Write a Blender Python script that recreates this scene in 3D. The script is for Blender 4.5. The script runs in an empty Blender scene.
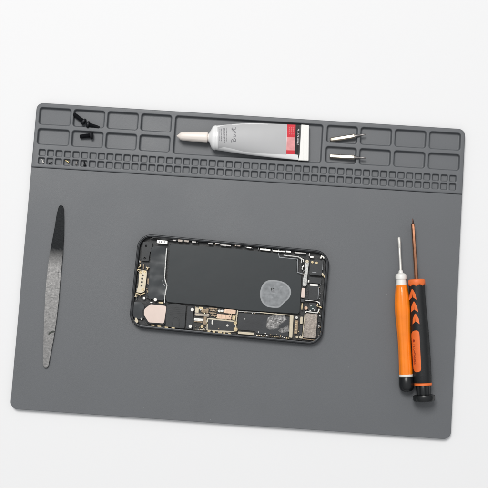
import bpy, bmesh, math, random
from mathutils import Vector, Euler
random.seed(7)
C = bpy.context.scene
COL = C.collection
MM = 0.001

# ------------------------------------------------------------------ camera
F = 1000.0                                  # focal length in photo pixels (frame 488 px)
CAM = Vector((0.0224458577, -0.0568392843, 0.8054846691))
ROT = Euler((0.0962270692, 0.0188643443, 0.0672199551), 'XYZ')
MW, MH = 350.0, 248.75                      # the mat, millimetres
cd = bpy.data.cameras.new('camera')
cam = bpy.data.objects.new('camera', cd); COL.objects.link(cam)
cam.location = CAM; cam.rotation_euler = ROT
cd.sensor_fit = 'HORIZONTAL'; cd.sensor_width = 36.0; cd.lens = 36.0*F/488.0
cd.clip_start = 0.01; cd.clip_end = 50
C.camera = cam
RM = ROT.to_matrix()

def P(x, y, z):
    """point of the photo on the horizontal plane z (millimetres); returns millimetres"""
    d = RM @ Vector((x-244.0, 244.0-y, -F))
    t = (z*MM-CAM.z)/d.z
    w = CAM+d*t
    return Vector((w.x*1000, w.y*1000, z))

# ------------------------------------------------------------------ materials
def mat(name, rgb, rough=0.5, metal=0.0, var=0.0, vscale=200.0, bump=0.0, bscale=900.0, spec=0.5, coat=0.0, rvar=0.0, bdist=.0004, bdetail=4):
    m = bpy.data.materials.new(name); m.use_nodes = True
    nt = m.node_tree; b = nt.nodes['Principled BSDF']
    b.inputs['Base Color'].default_value = (*rgb, 1)
    b.inputs['Roughness'].default_value = rough
    b.inputs['Metallic'].default_value = metal
    b.inputs['Specular IOR Level'].default_value = spec
    b.inputs['Coat Weight'].default_value = coat
    tc = nt.nodes.new('ShaderNodeTexCoord')
    if var or rvar:
        n = nt.nodes.new('ShaderNodeTexNoise'); n.inputs['Scale'].default_value = vscale; n.inputs['Detail'].default_value = 6
        nt.links.new(tc.outputs['Object'], n.inputs['Vector'])
        if var:
            r = nt.nodes.new('ShaderNodeValToRGB')
            r.color_ramp.elements[0].position = 0.3; r.color_ramp.elements[1].position = 0.7
            r.color_ramp.elements[0].color = (*[c*(1-var) for c in rgb], 1)
            r.color_ramp.elements[1].color = (*[min(1, c*(1+var)) for c in rgb], 1)
            nt.links.new(n.outputs['Fac'], r.inputs['Fac']); nt.links.new(r.outputs['Color'], b.inputs['Base Color'])
        if rvar:
            mr = nt.nodes.new('ShaderNodeMapRange')
            mr.inputs['From Min'].default_value = .3; mr.inputs['From Max'].default_value = .7
            mr.inputs['To Min'].default_value = max(.03, rough-rvar); mr.inputs['To Max'].default_value = min(1, rough+rvar)
            nt.links.new(n.outputs['Fac'], mr.inputs['Value']); nt.links.new(mr.outputs['Result'], b.inputs['Roughness'])
    if bump:
        n2 = nt.nodes.new('ShaderNodeTexNoise'); n2.inputs['Scale'].default_value = bscale; n2.inputs['Detail'].default_value = bdetail
        nt.links.new(tc.outputs['Object'], n2.inputs['Vector'])
        bp = nt.nodes.new('ShaderNodeBump'); bp.inputs['Strength'].default_value = bump; bp.inputs['Distance'].default_value = bdist
        nt.links.new(n2.outputs['Fac'], bp.inputs['Height']); nt.links.new(bp.outputs['Normal'], b.inputs['Normal'])
    return m

M = dict(
    table=mat('white laminate', (.80, .80, .805), .7, spec=.15),
    silicone=mat('grey silicone', (.102, .1075, .1155), .5, var=.06, vscale=14, bump=.2, bscale=2600, spec=.6, rvar=.07),
    white_plastic=mat('cream plastic', (.84, .77, .71), .38, bump=.05, bscale=500),
    crimp=mat('white crimp', (.80, .79, .76), .4, bump=.1, bscale=600),
    tube_skin=mat('pale grey laminate tube', (.47, .47, .475), .5, bump=.12, bscale=60),
    tube_white=mat('white tube skin', (.80, .80, .80), .3, coat=.3),
    red=mat('red print', (.64, .035, .05), .4, var=.12, vscale=300),
    pink=mat('pale red print', (.76, .33, .33), .4, var=.12, vscale=300),
    black_print=mat('black print', (.012, .014, .014), .4),
    grey_print=mat('grey print', (.16, .16, .17), .5),
    white_print=mat('white print', (.75, .75, .75), .5),
    steel=mat('bright nickel steel', (.60, .545, .47), .30, 1.0, var=.08, vscale=400),
    steel_grey=mat('dull steel', (.34, .32, .31), .36, 1.0, var=.15, vscale=500),
    black_steel=mat('blackened steel', (.012, .013, .016), .42, .4, bump=.1, bscale=1200),
    copper=mat('bronze coloured shaft', (.36, .17, .10), .32, 1.0, var=.15, vscale=300),
    copper_dark=mat('darkened shaft tip', (.10, .06, .05), .4, 1.0),
    orange=mat('translucent orange plastic', (.93, .225, .006), .22, var=.08, vscale=95, coat=.4),
    orange_rubber=mat('orange rubber', (.80, .16, .03), .5, var=.05, vscale=200, bump=.1),
    orange_ink=mat('dark red print', (.28, .03, .012), .5),
    black_rubber=mat('black rubber grip', (.010, .011, .012), .5, spec=.35, bump=.25, bscale=2200, rvar=.08),
    black_plastic=mat('black plastic', (.008, .009, .010), .3, spec=.4, bump=.06, bscale=1500),
    brass=mat('brass', (.72, .56, .28), .3, 1.0),
    white_metal=mat('white metal', (.70, .685, .65), .4, .5),
    # phone
    housing=mat('anodised black housing', (.030, .032, .035), .36, .5, bump=.05, bscale=2500, rvar=.06, vscale=150),
    interior=mat('black interior', (.020, .021, .022), .5, var=.4, vscale=400, bump=.4, bscale=900),
    battery=mat('dark battery wrap', (.013, .0178, .0205), .44, spec=.45, var=.10, vscale=35, bump=.10, bscale=120, rvar=.05),
    patch=mat('dried adhesive', (.225, .235, .245), .62, var=.22, vscale=330, bump=.6, bscale=420),
    patch_rim=mat('dried adhesive edge', (.29, .30, .31), .5, var=.1, vscale=300),
    gloss_black=mat('glossy black film', (.034, .038, .041), .22, bump=.6, bscale=95, coat=.1, var=.3, vscale=60, bdist=.0022, bdetail=.5),
    module=mat('matt black module', (.022, .024, .026), .5, var=.2, vscale=200, bump=.1, bscale=1500),
    chip=mat('black chip', (.020, .022, .025), .45, var=.25, vscale=150, bump=.08),
    pcb=mat('dark circuit board', (.020, .019, .016), .5, var=.5, vscale=700, bump=.3, bscale=1200),
    gold=mat('gold contacts', (.56, .46, .29), .34, .9, var=.2, vscale=700),
    cream=mat('cream metal', (.52, .46, .35), .42, .5, var=.08, vscale=300),
    rosegold=mat('rose gold shield', (.62, .45, .34), .36, .85, var=.12, vscale=500),
    blush=mat('blush metal plate', (.62, .51, .455), .45, .35, var=.03, vscale=150),
    taupe=mat('taupe steel can', (.30, .265, .235), .5, .7, var=.3, vscale=600, bump=.4, bscale=1000),
    foil=mat('silver paste', (.27, .265, .26), .5, .5, var=.5, vscale=420, bump=1.0, bscale=420),
    bronze=mat('bronze contacts', (.26, .20, .14), .45, .8, var=.35, vscale=800),
    silver=mat('silver metal', (.62, .61, .58), .4, .9, var=.15, vscale=600),
    greymetal=mat('grey metal strip', (.40, .40, .39), .42, .8, var=.25, vscale=500, bump=.2),
    dullclip=mat('dull clip metal', (.38, .37, .36), .45, .8, var=.3, vscale=700),
    lens=mat('dark green glass', (.012, .03, .028), .08, coat=1.0),
    flexline=mat('grey flex trace', (.27, .28, .29), .45, .3),
)

def add_lint(m):
    nt = m.node_tree; b = nt.nodes['Principled BSDF']; L = nt.links.new
    src = b.inputs['Base Color'].links[0].from_socket
    tc = nt.nodes.new('ShaderNodeTexCoord'); v = nt.nodes.new('ShaderNodeTexVoronoi'); v.inputs['Scale'].default_value = 75
    L(tc.outputs['Object'], v.inputs['Vector'])
    lt = nt.nodes.new('ShaderNodeMath'); lt.operation = 'LESS_THAN'; lt.inputs[1].default_value = .028; L(v.outputs['Distance'], lt.inputs[0])
    sp = nt.nodes.new('ShaderNodeSeparateColor'); L(v.outputs['Color'], sp.inputs['Color'])
    gt = nt.nodes.new('ShaderNodeMath'); gt.operation = 'GREATER_THAN'; gt.inputs[1].default_value = .80; L(sp.outputs['Red'], gt.inputs[0])
    mu = nt.nodes.new('ShaderNodeMath'); mu.operation = 'MULTIPLY'; L(lt.outputs['Value'], mu.inputs[0]); L(gt.outputs['Value'], mu.inputs[1])
    mu2 = nt.nodes.new('ShaderNodeMath'); mu2.operation = 'MULTIPLY'; mu2.inputs[1].default_value = .3; L(mu.outputs['Value'], mu2.inputs[0])
    mx = nt.nodes.new('ShaderNodeMix'); mx.data_type = 'RGBA'; L(mu2.outputs['Value'], mx.inputs['Factor']); L(src, mx.inputs['A']); mx.inputs['B'].default_value = (.34, .34, .34, 1)
    L(mx.outputs['Result'], b.inputs['Base Color'])
add_lint(M['silicone'])

def spudger_material():
    m = bpy.data.materials.new('worn steel blade'); m.use_nodes = True
    nt = m.node_tree; b = nt.nodes['Principled BSDF']; L = nt.links.new
    tc = nt.nodes.new('ShaderNodeTexCoord')
    sep = nt.nodes.new('ShaderNodeSeparateXYZ'); L(tc.outputs['Object'], sep.inputs['Vector'])
    n = nt.nodes.new('ShaderNodeTexNoise'); n.inputs['Scale'].default_value = 520; n.inputs['Detail'].default_value = 8
    n.inputs['Roughness'].default_value = .65
    L(tc.outputs['Object'], n.inputs['Vector'])
    mp = nt.nodes.new('ShaderNodeMapping'); mp.inputs['Scale'].default_value = (900, 45, 100); mp.inputs['Rotation'].default_value = (0, 0, .1)
    L(tc.outputs['Object'], mp.inputs['Vector'])
    n2 = nt.nodes.new('ShaderNodeTexNoise'); n2.inputs['Scale'].default_value = 1; n2.inputs['Detail'].default_value = 4
    L(mp.outputs['Vector'], n2.inputs['Vector'])
    ramp = nt.nodes.new('ShaderNodeValToRGB')
    ramp.color_ramp.elements[0].position = .35; ramp.color_ramp.elements[0].color = (.15, .149, .148, 1)
    ramp.color_ramp.elements[1].position = .66; ramp.color_ramp.elements[1].color = (.275, .27, .266, 1)
    L(n.outputs['Fac'], ramp.inputs['Fac'])
    # base colour fades to black towards the pointed end
    add = nt.nodes.new('ShaderNodeMath'); add.operation = 'MULTIPLY_ADD'; add.inputs[1].default_value = .006
    L(n.outputs['Fac'], add.inputs[0]); L(sep.outputs['Y'], add.inputs[2])
    mr = nt.nodes.new('ShaderNodeMapRange'); mr.inputs['From Min'].default_value = .019; mr.inputs['From Max'].default_value = .035
    L(add.outputs['Value'], mr.inputs['Value'])
    mx = nt.nodes.new('ShaderNodeMix'); mx.data_type = 'RGBA'
    L(mr.outputs['Result'], mx.inputs['Factor']); L(ramp.outputs['Color'], mx.inputs['A']); mx.inputs['B'].default_value = (.008, .009, .010, 1)
    L(mx.outputs['Result'], b.inputs['Base Color'])
    mr2 = nt.nodes.new('ShaderNodeMapRange'); mr2.inputs['To Min'].default_value = .30; mr2.inputs['To Max'].default_value = .5
    L(n2.outputs['Fac'], mr2.inputs['Value']); L(mr2.outputs['Result'], b.inputs['Roughness'])
    b.inputs['Metallic'].default_value = .85
    bp = nt.nodes.new('ShaderNodeBump'); bp.inputs['Strength'].default_value = .25; bp.inputs['Distance'].default_value = .0003
    L(n.outputs['Fac'], bp.inputs['Height']); L(bp.outputs['Normal'], b.inputs['Normal'])
    return m
M['blade'] = spudger_material()
M['engraved'] = mat('engraved line', (.12, .12, .12), .45, .8, var=.4, vscale=900)

# ------------------------------------------------------------------ object helpers (all mesh input in millimetres)
def empty(name, loc, label, cat, group=None):
    o = bpy.data.objects.new(name, None); COL.objects.link(o)
    o.location = Vector(loc)*MM; o.empty_display_size = .01
    o['label'] = label; o['category'] = cat
    if group: o['group'] = group
    return o

def wloc(o):
    v = Vector((0, 0, 0))
    while o is not None:
        v = v+o.location; o = o.parent
    return v

def link(name, bm, m, parent=None, sharp=38, wn=True, origin=None):
    """bm in world millimetres -> one mesh object; its origin is the parent's origin"""
    base = wloc(parent)/MM if parent is not None else Vector(origin or (0, 0, 0))
    bmesh.ops.remove_doubles(bm, verts=bm.verts, dist=1e-5)
    bmesh.ops.recalc_face_normals(bm, faces=bm.faces)
    for v in bm.verts: v.co = (v.co-base)*MM
    for f in bm.faces: f.smooth = True
    for e in bm.edges:
        if len(e.link_faces) == 2 and e.calc_face_angle(0) > math.radians(sharp): e.smooth = False
    me = bpy.data.meshes.new(name); bm.to_mesh(me); bm.free()
    me.materials.append(m)
    o = bpy.data.objects.new(name, me); COL.objects.link(o)
    if parent is not None: o.parent = parent
    else: o.location = base*MM
    if wn:
        w = o.modifiers.new('weighted', 'WEIGHTED_NORMAL'); w.keep_sharp = True
    return o

def area2(p): return sum(p[i][0]*p[(i+1) % len(p)][1]-p[(i+1) % len(p)][0]*p[i][1] for i in range(len(p)))

def rpoly(pts, r, n=4):
    out = []; N = len(pts)
    for i in range(N):
        p = Vector(pts[i][:2]); a = Vector(pts[i-1][:2]); c = Vector(pts[(i+1) % N][:2])
        ra = min(r, (a-p).length*.48, (c-p).length*.48)
        s = p+(a-p).normalized()*ra; e = p+(c-p).normalized()*ra
        for k in range(n+1):
            t = k/n
            q = s*(1-t)**2+p*2*t*(1-t)+e*t*t
            out.append((q.x, q.y))
    return out

def prism_bm(pts, z0, z1, bevel=0.0, seg=2, bm=None):
    """outline in photo pixels, taken at height z1, extruded straight down to z0"""
    w = [P(x, y, z1) for x, y in pts]
    return prism_mm(w, z0, z1, bevel, seg, bm)

def prism_mm(w, z0, z1, bevel=0.0, seg=2, bm=None):
    if area2(w) < 0: w = w[::-1]
    b2 = bmesh.new()
    top = [b2.verts.new((p[0], p[1], z1)) for p in w]
    bot = [b2.verts.new((p[0], p[1], z0)) for p in w]
    ft = b2.faces.new(top); b2.faces.new(bot[::-1]); n = len(w)
    for i in range(n): b2.faces.new((bot[i], bot[(i+1) % n], top[(i+1) % n], top[i]))
    if bevel:
        bmesh.ops.bevel(b2, geom=list(ft.edges), offset=bevel, segments=seg, affect='EDGES', profile=.5, clamp_overlap=True)
    if bm is None: return b2
    me = bpy.data.meshes.new('tmp'); b2.to_mesh(me); b2.free(); bm.from_mesh(me); bpy.data.meshes.remove(me)
    return bm

def prism(name, pts, z0, z1, m, parent, bevel=0.15, r=0, label=None):
    if r: pts = rpoly(pts, r)
    o = link(name, prism_bm(pts, z0, z1, bevel), m, parent)
    if label: o['label'] = label
    return o

def rect(x0, y0, x1, y1, slope=.0965, sk=-.0895):
    """a rectangle of the phone: given in pixels, turned with the phone about its own middle"""
    cx, cy = (x0+x1)/2, (y0+y1)/2
    return [(cx+(x-cx)+sk*(y-cy), cy+(y-cy)+slope*(x-cx)) for x, y in ((x0, y0), (x1, y0), (x1, y1), (x0, y1))]

def lathe_z(c, prof, n=20, bm=None):
    """profile [(r,z)] about a vertical axis at c"""
    bm = bm or bmesh.new(); rings = []
    for r, z in prof:
        rings.append([bm.verts.new((c.x+r*math.cos(2*math.pi*k/n), c.y+r*math.sin(2*math.pi*k/n), z)) for k in range(n)])
    for a, b in zip(rings, rings[1:]):
        for k in range(n): bm.faces.new((a[k], a[(k+1) % n], b[(k+1) % n], b[k]))
    bm.faces.new(rings[0][::-1]); bm.faces.new(rings[-1])
    return bm

def strip(name, pts, wpx, z0, z1, m, parent, bevel=.05):
    """a narrow band along a pixel polyline"""
    p = [Vector(q) for q in pts]; L = []; R = []
    for i, q in enumerate(p):
        d = ((p[i+1]-q) if i == 0 else (q-p[i-1]) if i == len(p)-1 else ((p[i+1]-q).normalized()+(q-p[i-1]).normalized())).normalized()
        nrm = Vector((-d.y, d.x))*wpx/2
        L.append(tuple(q+nrm)); R.append(tuple(q-nrm))
    return prism(name, L+R[::-1], z0, z1, m, parent, bevel)

class Loft:
    """a body of elliptical sections along a level line given by two photo points"""
    def __init__(s, a, b, zax):
        s.a, s.b = Vector(a), Vector(b); s.A, s.B = P(*a, zax), P(*b, zax)
        s.Lpx = (s.b-s.a).length; s.L = (s.B-s.A).length; s.k = s.L/s.Lpx
        s.dir = (s.B-s.A).normalized(); s.lat = Vector((-s.dir.y, s.dir.x, 0)); s.st = []
    def tpx(s, x, y): return (Vector((x, y))-s.a).dot((s.b-s.a).normalized())*s.k
    def add(s, t, w, h, zc, off=0.0): s.st.append((t*s.k, w*s.k, h, zc, off*s.k))   # t, w, off in pixels; h, zc in mm
    def at(s, t):
        S = s.st
        if t <= S[0][0]: return S[0][1:]
        for p, q in zip(S, S[1:]):
            if t <= q[0]:
                f = (t-p[0])/max(1e-6, q[0]-p[0]); return tuple(p[i]*(1-f)+q[i]*f for i in range(1, 5))
        return S[-1][1:]
    def build(s, lo=None, hi=None, n=40, mod=None):
        bm = bmesh.new(); rings = []
        for t, w, h, zc, off in s.st:
            c = s.A+s.dir*t+s.lat*off; c.z = zc; rg = []
            for k in range(n):
                th = 2*math.pi*k/n; q = 1+(mod(th, t/s.k) if mod else 0)
                rg.append(bm.verts.new(c+s.lat*(w*q*math.cos(th))+Vector((0, 0, h*q*math.sin(th)))))
            rings.append(rg)
        for a, b in zip(rings, rings[1:]):
            for k in range(n): bm.faces.new((a[k], a[(k+1) % n], b[(k+1) % n], b[k]))
        bm.faces.new(rings[0][::-1]); bm.faces.new(rings[-1])
        return bm
    def on(s, x, y, lift):
        w, h, zc, off = s.at(s.tpx(x, y)); z = zc+h
        for _ in range(4):
            p = P(x, y, z); t = (p-s.A).dot(s.dir); w, h, zc, off = s.at(t)
            d = max(-.985, min(.985, ((p-s.A).dot(s.lat)-off)/w)); z = zc+h*math.sqrt(1-d*d)
        p = P(x, y, z); p.z = z+lift
        return p
    def decal(s, left, right, lift=.12, depth=.5, nr=10, nc=8, bm=None):
        """a pad lying on the body between two pixel polylines"""
        bm = bm or bmesh.new()
        def along(pl, f):
            f *= len(pl)-1; i = min(int(f), len(pl)-2); f -= i
            return Vector(pl[i])*(1-f)+Vector(pl[i+1])*f
        T = []; B = []
        for r in range(nr+1):
            l, q = along(left, r/nr), along(right, r/nr); tr = []; br = []
            for c in range(nc+1):
                v = l*(1-c/nc)+q*(c/nc)
                p = s.on(v.x, v.y, lift); tr.append(bm.verts.new(p)); br.append(bm.verts.new(p-Vector((0, 0, depth))))
            T.append(tr); B.append(br)
        for r in range(nr):
            for c in range(nc):
                bm.faces.new((T[r][c], T[r][c+1], T[r+1][c+1], T[r+1][c])); bm.faces.new((B[r][c], B[r+1][c], B[r+1][c+1], B[r][c+1]))
            for c in (0, nc): bm.faces.new((T[r][c], T[r+1][c], B[r+1][c], B[r][c]))
        for c in range(nc):
            for r in (0, nr): bm.faces.new((T[r][c], T[r][c+1], B[r][c+1], B[r][c]))
        return bm
    def pen(s, pts, wpx, lift=.16, bm=None):
        """a printed stroke"""
        p = [Vector(q) for q in pts]; L = []; R = []
        for i, q in enumerate(p):
            d = ((p[i+1]-q) if i == 0 else (q-p[i-1]) if i == len(p)-1 else (p[i+1]-p[i-1])).normalized()
            nn = Vector((-d.y, d.x))*wpx/2; L.append(q+nn); R.append(q-nn)
        return s.decal(L, R, lift, .25, max(2, (len(p)-1)*2), 1, bm)

# ------------------------------------------------------------------ setting: the white tabletop
bm = bmesh.new()
bmesh.ops.create_grid(bm, x_segments=2, y_segments=2, size=1600)
tb = link('tabletop', bm, M['table'], wn=False); tb['kind'] = 'structure'

# ------------------------------------------------------------------ the silicone mat
ZT, ZW = 5.0, 4.5
mat_root = empty('repair_mat', (0, 0, 0), 'large grey silicone work mat with a strip of moulded pockets, lying on the white table', 'mat')
def uv(u, v): return (u-MW/2, MH/2-v)

def rrect(u0, v0, u1, v1, r, n=4):
    r = max(.05, min(r, (u1-u0)/2-.01, (v1-v0)/2-.01)); out = []
    for cu, cv, a0 in ((u1-r, v0+r, 0), (u0+r, v0+r, 90), (u0+r, v1-r, 180), (u1-r, v1-r, 270)):
        for k in range(n+1):
            a = math.radians(a0+90*k/n); out.append(uv(cu+r*math.cos(a), cv-r*math.sin(a)))
    return out

bm = bmesh.new(); top_edges = []
def loop(pts, z): return [bm.verts.new((x, y, z)) for x, y in pts]
def skin(a, b):
    n = len(a)
    for i in range(n): bm.faces.new((a[i], a[(i+1) % n], b[(i+1) % n], b[i]))
def ring_edges(l):
    for i in range(len(l)): top_edges.append(bm.edges.get((l[i], l[(i+1) % len(l)])))
TE = 53.5                                       # where the tray strip ends
def tray_outline(ins):
    out = []; r = 5.5-ins
    for cu, a0 in ((MW-5.5, 0), (5.5, 90)):
        for k in range(9):
            a = math.radians(a0+90*k/8); out.append(uv(cu+r*math.cos(a), 5.5-r*math.sin(a)))
    out += [uv(ins, TE-ins), uv(MW-ins, TE-ins)]
    return out
outer = [loop(tray_outline(i), z) for i, z in ((0.3, 0), (0, .5), (0, 4.1), (.12, 4.55), (.42, 4.88), (.85, ZT))]
bm.faces.new(outer[0][::-1])
for a, b in zip(outer, outer[1:]): skin(a, b)
ring_edges(outer[-1])
cols = [(2.9, 29), (31.0, 56.7), (58.9, 84.3), (86.6, 111.6), (238.2, 263.1), (265.6, 290.9), (293.4, 318.7), (321.2, 346.6)]
def pocket(u0, v0, u1, v1, r, prof):
    rings = [loop(rrect(u0+i, v0+i, u1-i, v1-i, r-i*.7), z) for i, z in prof]
    ring_edges_later.append(rings[0])
    for a, b in zip(rings, rings[1:]): skin(a, b)
    bm.faces.new(rings[-1])
ring_edges_later = []
BIG = ((-.45, ZT), (-.2, 4.93), (0, 4.72), (.16, 4.35), (.45, 2.7), (.65, 2.3), (1.1, 2.05), (1.7, 2.0))
SML = ((-.3, ZT), (-.12, 4.94), (.05, 4.75), (.18, 4.4), (.35, 3.2), (.5, 2.9), (.9, 2.75))
for u0, u1 in cols:
    pocket(u0, 3.6, u1, 17.9, 2.2, BIG); pocket(u0, 21.1, u1, 34.4, 2.2, BIG)
pocket(114.4, 3.6, 235.0, 35.2, 2.2, BIG)
CELLS = []
for i in range(49):
    for v in (41.1, 47.9):
        u = 7.9+i*6.956; CELLS.append((u, v)); pocket(u-2.75, v-2.75, u+2.75, v+2.75, 1.0, SML)
for l in ring_edges_later: ring_edges(l)
bmesh.ops.triangle_fill(bm, use_beauty=True, use_dissolve=False, edges=top_edges, normal=(0, 0, 1))
link('compartment_tray', bm, M['silicone'], mat_root, sharp=50)

bm = bmesh.new()
def work_outline(ins):
    r = 6.0-ins; out = [uv(MW-ins, TE+.12+ins), uv(ins, TE+.12+ins)]
    for cu, a0 in ((6.0, 180), (MW-6.0, 270)):
        for k in range(9):
            a = math.radians(a0+90*k/8); out.append(uv(cu+r*math.cos(a), MH-6.0-r*math.sin(a)))
    return out
o2 = [loop(work_outline(i), z) for i, z in ((.3, 0), (0, .4), (0, 3.4), (.06, 4.05), (.2, 4.38), (.45, ZW))]
bm.faces.new(o2[0][::-1])
for a, b in zip(o2, o2[1:]): skin(a, b)
bm.faces.new(o2[-1])
link('work_surface', bm, M['silicone'], mat_root, sharp=50)

# ------------------------------------------------------------------ glue tube in the long pocket
zt = 9.0
T = Loft((176.6, 135.8), (308.5, 142.4), zt)
root = empty('glue_tube', (*T.A.lerp(T.B, .5).xy, 2.0), 'white and grey squeezed glue tube with a long cream nozzle, in the long tray pocket', 'glue tube')
root.location.z = 2*MM
def part_loft(L, name, st, m, parent, n=40, mod=None, sharp=38):
    L.st = []
    for s_ in st: L.add(*s_)
    keep = list(L.st); o = link(name, L.build(n=n, mod=mod), m, parent, sharp=sharp, wn=False); L.st = keep
    return o
part_loft(T, 'nozzle_cap', [(0, .15, .1, 8.6), (.6, .8, .6, 8.6), (2.5, 2.4, 1.9, 8.6), (4.2, 3.9, 3.1, 8.6), (6, 4.3, 3.5, 8.7), (18, 5.0, 4.0, 8.9), (29, 5.5, 4.4, 9), (30.6, 5.5, 4.4, 9), (31.2, 5.1, 4.1, 9)], M['white_plastic'], root, mod=lambda th, t: .018*math.cos(14*th) if 5 < t < 30.8 else 0)
part_loft(T, 'neck', [(30.5, 3.6, 3.0, 9), (34.2, 3.8, 3.2, 9)], M['white_plastic'], root)
part_loft(T, 'shoulder', [(32.2, 4.5, 3.4, 9), (33.0, 5.0, 4.0, 9), (35.6, 10.6, 7.0, 9), (37.0, 12.1, 7.6, 9), (38.8, 12.6, 7.8, 9), (39.6, 12.4, 7.7, 9)], M['tube_white'], root)
body_st = [(38.8, 12.1, 7.5, 9, 0), (42, 12.6, 7.6, 9, .1), (50, 13.6, 7.3, 8.9, .3), (60, 14.9, 6.8, 8.7, .5), (72, 16.0, 6.2, 8.4, .55), (85, 16.7, 5.4, 8, .45), (98, 17.1, 4.3, 7.5, .2), (108, 17.3, 3.2, 7.1, 0), (116, 17.4, 2.0, 6.7, -.1), (121.6, 17.5, 1.1, 6.4, -.1), (122.6, 17.5, .95, 6.3, -.1)]
skin_o = part_loft(T, 'tube_body', body_st, M['tube_white'], root, n=64)
# the grey printed label covers the upper face of the body
def tl(x): return 122.9+.0*x+max(0, (232-x))*.17
lab = link('label_print', T.decal([(217.5, 127.2), (222, 125.9), (232, 124.2), (244, 123.2), (262, 123.3), (287, 124.4)], [(217.8, 148.6), (224, 147.0), (232, 148.6), (244, 151.6), (262, 153.4), (286, 154.6)], .06, .3, 40, 24), M['tube_skin'], root, wn=False)
link('red_panel', T.decal([(287.2, 124.5), (286.9, 137.2)], [(295.6, 124.8), (295.3, 137.4)], .14, .35, 8, 8), M['red'], root, wn=False)
link('pale_red_panel', T.decal([(286.9, 137.2), (286.3, 150.2)], [(295.3, 137.4), (294.6, 150.4)], .14, .35, 8, 8), M['pink'], root, wn=False)
link('red_panel', T.decal([(286.3, 150.2), (286.2, 153.9)], [(294.6, 150.4), (294.5, 154.3)], .14, .35, 4, 8), M['red'], root, wn=False)
link('black_panel', T.decal([(295.6, 124.9), (294.5, 154.3)], [(301.6, 125.1), (299.4, 155.0)], .14, .35, 16, 6), M['black_print'], root, wn=False)
bm = bmesh.new()
random.seed(3)
y = 129.0
while y < 145:                                  # white vertical writing on the black band
    h = random.uniform(.7, 1.3)
    xx = 298.6-(y-129)*.06
    T.pen([(xx-.85, y), (xx+.7, y+.1)], .35, .2, bm); T.pen([(xx+.7*random.choice((-1, 1)), y), (xx+.6*random.choice((-1, 1)), y+h*.8)], .35, .2, bm)
    if random.random() < .5: T.pen([(xx-.8, y+h*.7), (xx+.6, y+h*.75)], .3, .2, bm)
    y += h+.55
link('band_lettering', bm, M['white_print'], root, wn=False)
bm = bmesh.new()
for x0, dy in ((289.4, 0), (291.6, .2), (293.5, .1)):
    for k in range(4):
        yy = 127.2+k*2.0+dy
        T.pen([(x0-.5, yy), (x0+.5, yy+.4), (x0-.2, yy+1.1)], .28, .2, bm)
link('panel_lettering', bm, M['pink'], root, wn=False)
bm = bmesh.new()
for x0, y0, y1 in ((219.9, 129, 140.6), (221.5, 128.6, 141.2), (223.1, 128.3, 138.0), (224.8, 128.1, 143.2), (226.6, 127.8, 141.5)):
    y = y0
    while y < y1:
        h = random.uniform(.5, 1.5); T.pen([(x0-.02*(y-y0), y), (x0-.02*(y-y0), min(y1, y+h))], .62, .12, bm); y += h+.35
link('small_print', bm, M['grey_print'], root, wn=False)
bm = bmesh.new()                                # the handwritten brand word, read from the tube's lower edge upward
for s_ in ([(231.3, 142.6), (233, 141.6), (235.6, 141.2)], [(231.5, 142.2), (231.0, 140.4), (232.2, 139.2), (233.4, 140.8), (233.6, 139.0), (234.8, 138.3), (235.8, 139.6), (235.7, 141.4)],
           [(234.3, 138.2), (233.5, 136.8), (234.4, 135.9), (235.2, 136.9), (235.9, 136.0), (235.4, 134.9)], [(235.5, 135.0), (233.6, 134.2), (234.4, 132.9), (235.6, 133.2), (235.8, 132.0)],
           [(236.0, 132.2), (233.2, 130.2), (231.4, 128.8)], [(232.9, 132.4), (232.6, 127.6)], [(231.6, 128.6), (234.8, 129.6), (236, 128.8), (235.6, 127.4)]):
    T.pen(s_, .62, .12, bm)
link('script_lettering', bm, M['grey_print'], root, wn=False)
# crimped end: a flat folded bar standing a little above the body
cr = prism_bm(rpoly([(301.3, 124.5), (309.0, 125.1), (308.6, 160.6), (298.2, 160.2), (298.6, 158.2), (299.6, 154.8)], .5, 3), 5.2, 7.6, .35)
link('crimped_end', cr, M['crimp'], root)
for k in range(3):
    x0 = 303.4+k*1.75
    strip('crimp_ridge', [(x0, 125.6), (x0-.35, 159.6)], .6, 7.5, 7.68, M['crimp'], root, .08)

# ------------------------------------------------------------------ two steel bits across the pocket walls
def bit(a, b, tip, zl, zr, ztip, label, cut):
    L = Loft(a, b, (zl+zr)/2)
    root = empty('screwdriver_bit', (L.A.x, L.A.y, 2.0), label, 'screwdriver bit', 'steel bits lying in the tray')
    n = L.Lpx; r = 1.85; rl = r/L.k
    dz = (zr-zl)/n
    L.st = []
    for t, q in ((0, .55 if cut else .8), (.5, .8 if cut else 1), (1.6, 1.0), (n-1.2, 1.0), (n-.2, .8)): L.add(t, rl*q, r*q, zl+dz*t)
    link('hex_shank', L.build(n=6), M['steel'], root, sharp=20, wn=False)
    L.st = []
    tt = L.tpx(*tip)/L.k
    for t, q in ((n-.6, .62), (n+.6, .56), (n+3.5, .50), (n+4, .40), (tt-3, .36), (tt-.5, .30), (tt, .15)): L.add(t, rl*q, r*q, zr+(ztip-zr)*(t-n)/(tt-n))
    link('tip', L.build(n=12), M['steel_grey'], root, wn=False)
    return root
bit((330.0, 139.6), (355.0, 136.2), (365.6, 135.0), 4.1, 6.2, 6.9, 'upper steel bit, tilted up to the right, its tip over the pocket wall', True)
bit((329.8, 155.9), (354.6, 157.6), (365.6, 159.0), 4.1, 6.2, 6.9, 'lower steel bit, sloping slightly down to the right in the second pocket row', False)

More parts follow.
